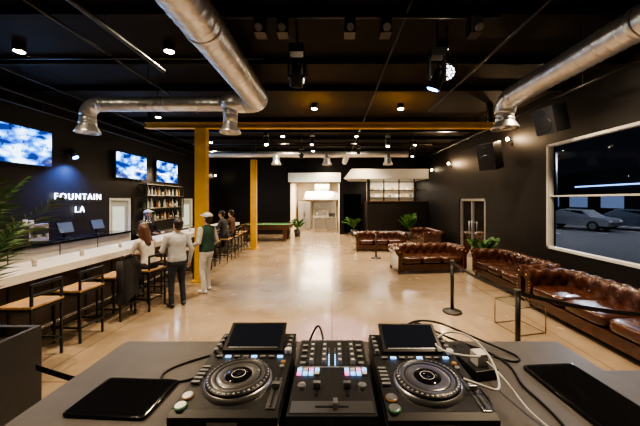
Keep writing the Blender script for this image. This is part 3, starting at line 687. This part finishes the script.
palm('potted_palm',(3.9,14.35,0),'round',.24,12,.85,.5,.05,1.35,9,.4)
palm('potted_bush',(4.45,8.35,0),'round',.18,12,.65,.3,.04,1.25,11,.6)
# ------------------------------------------------------------------ pool table
b=B(); b.box((0,0,.68),(1.3,2.4,.2),M_dwood); b.box((0,0,.785),(1.12,2.2,.02),M_felt)
for x in(-.6,.6): b.box((x,0,.8),(.14,2.44,.06),M_dwood)
for y in(-1.15,1.15): b.box((0,y,.8),(1.3,.14,.06),M_dwood)
for x in(-.5,.5):
    for y in(-.95,.95): b.box((x,y,.3),(.14,.14,.6),M_dwood,taper=1.25)
for x in(-.58,.58):
    for y in(-1.12,0,1.12): b.cyl((x,y,.826),(x,y,.834),.055,M_blk,14)
for i in range(6): b.sph((random.uniform(-.4,.4),random.uniform(-.9,.9),.823),.028,[M_white,M_ora,BC[4]][i%3],10,8)
b.build('pool_table',(-3.3,14.6,0),math.radians(90),.01)
# ------------------------------------------------------------------ kitchen and kiosk at back
b=B(); b.bx(-1.2,.3,18.4,19.1,0,.9,M_steel); b.bx(-1.25,.35,18.35,19.15,.9,.95,M_steel); b.bx(-1.1,-.5,18.38,18.4,.15,.8,M_silver); b.bx(-.4,.2,18.38,18.4,.15,.8,M_silver)
b.bx(-.9,-.3,18.6,19.0,.95,1.35,M_steel); b.bx(-.2,.2,18.6,19.0,.95,1.2,M_blk); b.build('kitchen_counter',bevel=.01)
b=B(); b.bx(-2.3,-1.5,19.5,20.3,0,1.95,M_steel); b.bx(-2.28,-1.91,19.47,19.5,.1,1.9,M_silver); b.bx(-1.89,-1.52,19.47,19.5,.1,1.9,M_silver); b.cyl((-1.93,19.45,.9),(-1.93,19.45,1.3),.012,M_blk,8); b.cyl((-1.87,19.45,.9),(-1.87,19.45,1.3),.012,M_blk,8); b.build('refrigerator')
b=B(); b.box((-.7,20.2,2.35),(2.6,1.4,.55),M_steel,taper=.85); b.bx(-1.2,-.2,19.9,20.5,2.62,3.18,M_steel); b.build('range_hood')
b=B(); b.bx(-1.4,.3,20.4,20.95,0,.9,M_steel); b.bx(-1.4,.3,20.9,20.98,.9,2.0,M_steel)
for x in(-1.1,-.6,-.1): b.cyl((x,20.6,.9),(x,20.6,1.1),.13,M_silver,16)
b.bx(-1.3,.2,20.5,20.9,1.5,1.53,M_steel); b.build('cooking_range')
b=B(); b.bx(-2.5,.5,16.2,16.98,3.1,3.6,M_wpaint); b.build('soffit_white')
b=B(); vs=[(.6,14.6,3.15),(4.98,14.6,3.15),(4.98,14.6,3.65),(1.0,14.6,3.65),(1.0,16.9,3.15),(4.98,16.9,3.15),(4.98,16.9,3.65),(1.0,16.9,3.65)]
b.add(vs,[(0,1,2,3),(7,6,5,4),(0,4,5,1),(3,2,6,7),(0,3,7,4),(1,5,6,2)],M_wpaint); b.build('soffit_fascia')
b=B(); b.bx(1.85,4.98,14.9,15.05,0,1.95,M_wall); b.bx(1.85,2.0,15.05,16.9,0,1.95,M_wall); b.bx(1.8,4.98,14.85,15.15,1.95,2.0,M_dwood); b.bx(1.85,2.0,14.9,15.05,2.0,3.14,M_dark)
for x in(2.7,3.5,4.3): b.bx(x,x+.06,14.94,15.0,2.0,3.14,M_dark)
b.bx(1.85,4.98,14.94,15.0,2.55,2.59,M_dark); b.build('kiosk_partition')
b=B()
b.bx(2.05,4.95,16.96,16.99,1.2,3.1,M_cream)
for z in(1.6,2.2,2.6): b.bx(2.1,4.95,16.6,16.95,z,z+.03,M_steel)
for i in range(14): b.box((2.2+i*.2,16.75,2.3+(.4 if i%2 else 0)),(.14,.2,.14),[M_steel,M_wood,M_white][i%3])
b.build('display_shelf')
area('kitchen_light',(-1,18.3,3.15),(-1,18.5,0),240,(1,.84,.62),2,1.2)
area('kiosk_light',(3.4,15.8,3.1),(3.4,16.2,0),90,(1,.9,.75),2.5,1)
area('soffit_wash',(-1,15.7,2.7),(-1,16.6,3.5),14,(1,.9,.75),2.5,.1)
# ------------------------------------------------------------------ speakers
def speaker(loc,rz,w,h):
    b=B(); R=Matrix.Rotation(math.radians(15),3,'X'); b.box((0,0,0),(w,.4,h),M_blk,R)
    f=lambda x,z,y=-.2:R@V((x,y,z))
    b.tube([f(0,-h*.15),f(0,-h*.15,-.21)],[w*.36,w*.34],M_dark,20); b.tube([f(0,h*.3),f(0,h*.3,-.21)],[w*.16,w*.15],M_dark,16)
    b.box((0,.26,.0),(.08,.3,.08),M_dark); return b.build('wall_speaker',loc,rz,.01)
speaker((XR-.45,5.9,3.72),math.radians(-75),.42,.55); speaker((XR-.5,8.1,3.3),math.radians(-60),.5,.75)
# ------------------------------------------------------------------ stage + DJ table
ZT=1.33
b=B(); b.bx(-1.9,2.5,-1.6,1.6,0,.35,mat('stage_deck',(.04,.04,.04),.7)); b.build('stage_platform')
b=B(); b.bx(-1.05,1.15,.42,1.45,ZT-.04,ZT,M_table); b.bx(-1.02,1.12,1.36,1.4,.35,ZT-.04,M_blk)
for x in(-1.0,1.1): b.bx(x-.03,x+.03,.48,.54,.35,ZT-.04,M_dark)
b.build('dj_table',bevel=.004)
b=B(); b.bx(1.17,2.3,.5,1.42,1.16,1.2,M_table)
for x in(1.22,2.25):
    for y in(.55,1.37): b.bx(x-.025,x+.025,y-.025,y+.025,.35,1.16,M_dark)
b.build('side_bench',bevel=.004)
M_dk=mat('deck_body_black',(.028,.028,.03),.38); M_jog=mat('jog_plate',(.32,.32,.33),.28,.85)
def deck(loc,rz=0):
    b=B(); T=.1
    prof=[(-.225,.02),(-.225,.082),(-.205,.092),(.06,.1),(.225,.118),(.225,.02)]
    n=len(prof); vs=[(s_*.162,y,z) for s_ in(-1,1) for(y,z) in prof]
    b.add(vs,[tuple(range(n)),tuple(range(2*n-1,n-1,-1))]+[(i,i+n,(i+1)%n+n,(i+1)%n) for i in range(n)],M_dk)
    b.box((0,0,.055),(.328,.452,.006),M_silver)
    for x in(-.14,.14):
        for y in(-.19,.19): b.cyl((x,y,0),(x,y,.025),.02,M_dark,12)
    jc=V((0.0,-.075,0.094))
    b.lathe([(.114,0),(.114,.006),(.108,.014),(.1,.016)],jc,M_silver,48)
    b.lathe([(.107,.012),(.106,.022),(.094,.028),(.088,.024)],jc,M_dk,48)
    b.lathe([(.089,.0245),(.084,.0255),(.078,.0245)],jc,M_jog,48)
    b.lathe([(.08,.023),(.04,.023)],jc,M_dk,48)
    for k in range(40):
        a=2*math.pi*k/40; b.sph(jc+V((.0985*math.cos(a),.0985*math.sin(a),.024)),(.0055,.0055,.003),M_silver,6,4)
    b.lathe([(.072,.0235),(.07,.0245),(.047,.0245),(.045,.0235)],jc,M_jog,48)
    b.lathe([(.045,.024),(.04,.028),(.001,.028)],jc,M_blkg,32); b.lathe([(.024,.0285),(.022,.0287)],jc,M_knob,32)
    R=Matrix.Rotation(math.radians(24),3,'X')
    b.box((0,.155,.135),(.24,.14,.02),M_blk,R); b.box((0,.154,.146),(.215,.115,.002),mat('deck_screen',(.012,.012,.014),.08,es=.015,ecol=(.2,.3,.5)),R)
    b.box((0,.1,.1215),(.2,.006,.002),M_silver,R)
    for y,mm in((-.195,M_grn),(-.15,M_ora)):
        b.cyl((-.137,y,.085),(-.137,y,.101),.016,M_silver,20); b.lathe([(.0165,.0),(.0185,.0),(.0185,.003),(.0165,.003)],(-.137,y,.096),mm,20)
    for i in range(5): b.box((-.142,-.09+i*.022,.102),(.028,.012,.006),M_btn)
    for i in range(8): b.box((-.12+i*.034,.062,.105),(.022,.01,.006),M_btn if i%3!=1 else M_cyan)
    for i in range(4): b.cyl((-.145,.09+i*.035,.105),(-.145,.09+i*.035,.122),.009,M_btn,12); b.cyl((.145,.09+i*.035,.105),(.145,.09+i*.035,.122),.009 if i else .014,M_knob if i==0 else M_btn,12)
    b.bx(.133,.139,-.2,-.02,.096,.1,M_dark); b.box((.136,-.11,.106),(.026,.016,.016),M_silver); b.bx(.122,.15,-.205,-.015,.093,.0965,M_jog)
    for i in range(2): b.cyl((.136,.0+i*.03,.096),(.136,.0+i*.03,.106),.009,M_ora if i else M_btn,12)
    b.box((0,-.2255,.065),(.09,.002,.01),M_knob); 
    return b.build('cd_turntable_deck',loc,rz,.002)
deck((-.322,1.055,ZT),0); deck((.325,1.045,ZT),0)
b=B(); prof=[(-.21,.015),(-.21,.095),(.21,.108),(.21,.015)]
n=4; vs=[(s_*.133,y,z) for s_ in(-1,1) for(y,z) in prof]
b.add(vs,[tuple(range(n)),tuple(range(2*n-1,n-1,-1))]+[(i,i+n,(i+1)%n+n,(i+1)%n) for i in range(n)],M_dk)
for x in(-.11,.11):
    for y in(-.17,.17): b.cyl((x,y,0),(x,y,.02),.018,M_dark,12)
zt=lambda y:.095+(y+.21)/.42*.013
for x in(-.078,-.03,.03,.078): 
    for y in(.18,.145,.11,.075,.04): b.cyl((x,y,zt(y)),(x,y,zt(y)+.018),.0095,M_btn,14,r2=.008); b.cyl((x,y,zt(y)+.018),(x,y,zt(y)+.019),.006,M_knob,10)
for x in(-.11,.11):
    for i,y in enumerate((.16,.12,.08,.04)): b.box((x,y,zt(y)+.003),(.02,.014,.006),M_btn)
b.box((0,.02,zt(.02)),(.24,.01,.003),M_silver)
for s_ in(-1,1):
    for i in range(4):
        for j_ in range(2): b.box((s_*.085+(i-1.5)*.021,-.0-j_*.022,zt(0)+.003),(.016,.016,.006),[M_cyan,M_knob,M_pink,M_cyan][(i+j_*2)%4])
    b.bx(s_*.05-.003,s_*.05+.003,-.13,-.045,.099,.102,M_dark); b.box((s_*.05,-.09,.11),(.024,.014,.018),M_silver)
    for i in range(8): b.box((s_*.012,.03+i*.016,zt(.1)+.002),(.005,.009,.003),M_cyan if i<5 else M_btn)
    b.lathe([(.014,0),(.014,.012),(.001,.012)],(s_*.1,-.09,.098),M_silver,14)
b.bx(-.125,.125,-.2,-.15,.094,.0975,M_jog); b.bx(-.05,.05,-.178,-.172,.0965,.099,M_dark); b.box((.01,-.175,.108),(.014,.024,.018),M_silver)
for i in range(7): b.tube([(-.105+i*.035,-.208,.06),(-.105+i*.035,-.226,.06)],[.01,.0085],M_btn if i%3 else M_knob,12)
for i in range(4): b.cyl((-.09+i*.06,-.209,.032),(-.09+i*.06,-.216,.032),.006,M_silver,10)
b.build('dj_mixer',(-.0,1.03,ZT),0,.002)
def tablet(name,loc,rz,w,h,t):
    b=B(); b.sph((0,0,t/2),(w/2,h/2,t/2),M_blkg,40,10,e=.12); b.box((0,0,t),(w*.9,h*.9,.001),mat('tablet_glass',(.008,.008,.01),.05),None); return b.build(name,loc,rz)
tablet('tablet',(-.75,1.03,ZT),math.radians(-3),.29,.2,.012)
tablet('tablet',(.94,1.05,ZT),math.radians(4),.23,.36,.012)
b=B(); b.box((0,0,.02),(.1,.24,.04),M_blk); 
for i in range(3): b.box((0,-.07+i*.07,.041),(.04,.03,.004),M_dark)
b.box((0,-.07,.065),(.05,.05,.05),M_cw); b.build('power_strip',(.6,1.25,ZT),math.radians(10),.005)
def cable(name,pts,r,m):
    cu=bpy.data.curves.new(name,'CURVE'); cu.dimensions='3D'; s_=cu.splines.new('NURBS'); s_.points.add(len(pts)-1); s_.use_endpoint_u=True; s_.order_u=4
    for i,p in enumerate(pts): s_.points[i].co=(*p,1)
    cu.bevel_depth=r; cu.bevel_resolution=3; cu.resolution_u=8; cu.materials.append(m); o=bpy.data.objects.new(name,cu); bpy.context.scene.collection.objects.link(o); return o
z=ZT+.004
cable('charger_cable',[(.6,1.18,z+.07),(.58,1.08,z+.12),(.5,1.04,z+.14),(.42,1.1,z+.13),(.42,1.2,z+.12),(.52,1.27,z+.14),(.6,1.2,z+.14),(.62,1.08,z+.1),(.58,.96,z+.05),(.5,.9,z+.12),(.43,.93,z+.13)],.004,M_cw)
cable('charger_cable',[(.62,1.2,z+.06),(.66,1.08,z+.05),(.64,.95,z),(.7,.85,z),(.76,.72,z)],.003,M_cw)
cable('audio_cable',[(-.32,1.3,z+.04),(-.4,1.38,z+.01),(-.55,1.32,z),(-.72,1.2,z),(-.68,1.1,z),(-.55,1.12,z),(-.5,1.2,z)],.0045,M_cb)
cable('audio_cable',[(.4,1.3,z+.04),(.42,1.42,z+.08),(.5,1.4,z+.04),(.6,1.4,z),(.7,1.36,z),(.66,1.43,z),(.55,1.4,z),(.52,1.3,z),(.5,1.28,z+.03)],.0055,M_cb)
cable('audio_cable',[(.36,1.3,z+.04),(.38,1.4,z+.12),(.45,1.43,z+.1),(.58,1.42,z+.02),(.75,1.35,z),(.78,1.2,z),(.72,1.1,z),(.76,.95,z),(.7,.75,z),(.6,.7,z)],.005,M_cb)
cable('audio_cable',[(.3,1.3,z+.04),(.33,1.4,z+.1),(.45,1.4,z+.14),(.6,1.42,z+.08),(.8,1.38,z),(.88,1.28,z),(.8,1.24,z),(.74,1.3,z)],.005,M_cb)
cable('audio_cable',[(-.03,1.26,z+.05),(-.05,1.36,z+.1),(-.07,1.4,z+.12),(-.1,1.4,z+.05),(-.12,1.38,z)],.005,M_cb)
# ------------------------------------------------------------------ world, camera, view
w=bpy.data.worlds.new('night'); bpy.context.scene.world=w; w.use_nodes=True
w.node_tree.nodes['Background'].inputs[0].default_value=(.008,.009,.014,1); w.node_tree.nodes['Background'].inputs[1].default_value=.5
for nm,lc,en in(('street_lamp_light',(18.5,23.8,5.7),900),('street_lamp_light',(23.5,18.8,5.7),900),('street_lamp_light',(13,15,6),700)):
    l=bpy.data.lights.new(nm,'POINT'); l.energy=en; l.color=(.8,.85,1); l.shadow_soft_size=.2
    o=bpy.data.objects.new(nm,l); bpy.context.scene.collection.objects.link(o); o.location=lc
cam=bpy.data.cameras.new('camera'); co=bpy.data.objects.new('camera',cam); bpy.context.scene.collection.objects.link(co)
co.location=(0,0,H); co.rotation_euler=(math.pi/2,0,0); cam.sensor_width=36; cam.lens=36*284/640; cam.shift_x=-12/640; cam.shift_y=-13/640; cam.clip_start=.05
bpy.context.scene.camera=co
vs_=bpy.context.scene.view_settings
vs_.view_transform='AgX'
try: vs_.look='AgX - Medium High Contrast'
except Exception: pass
vs_.exposure=0.5
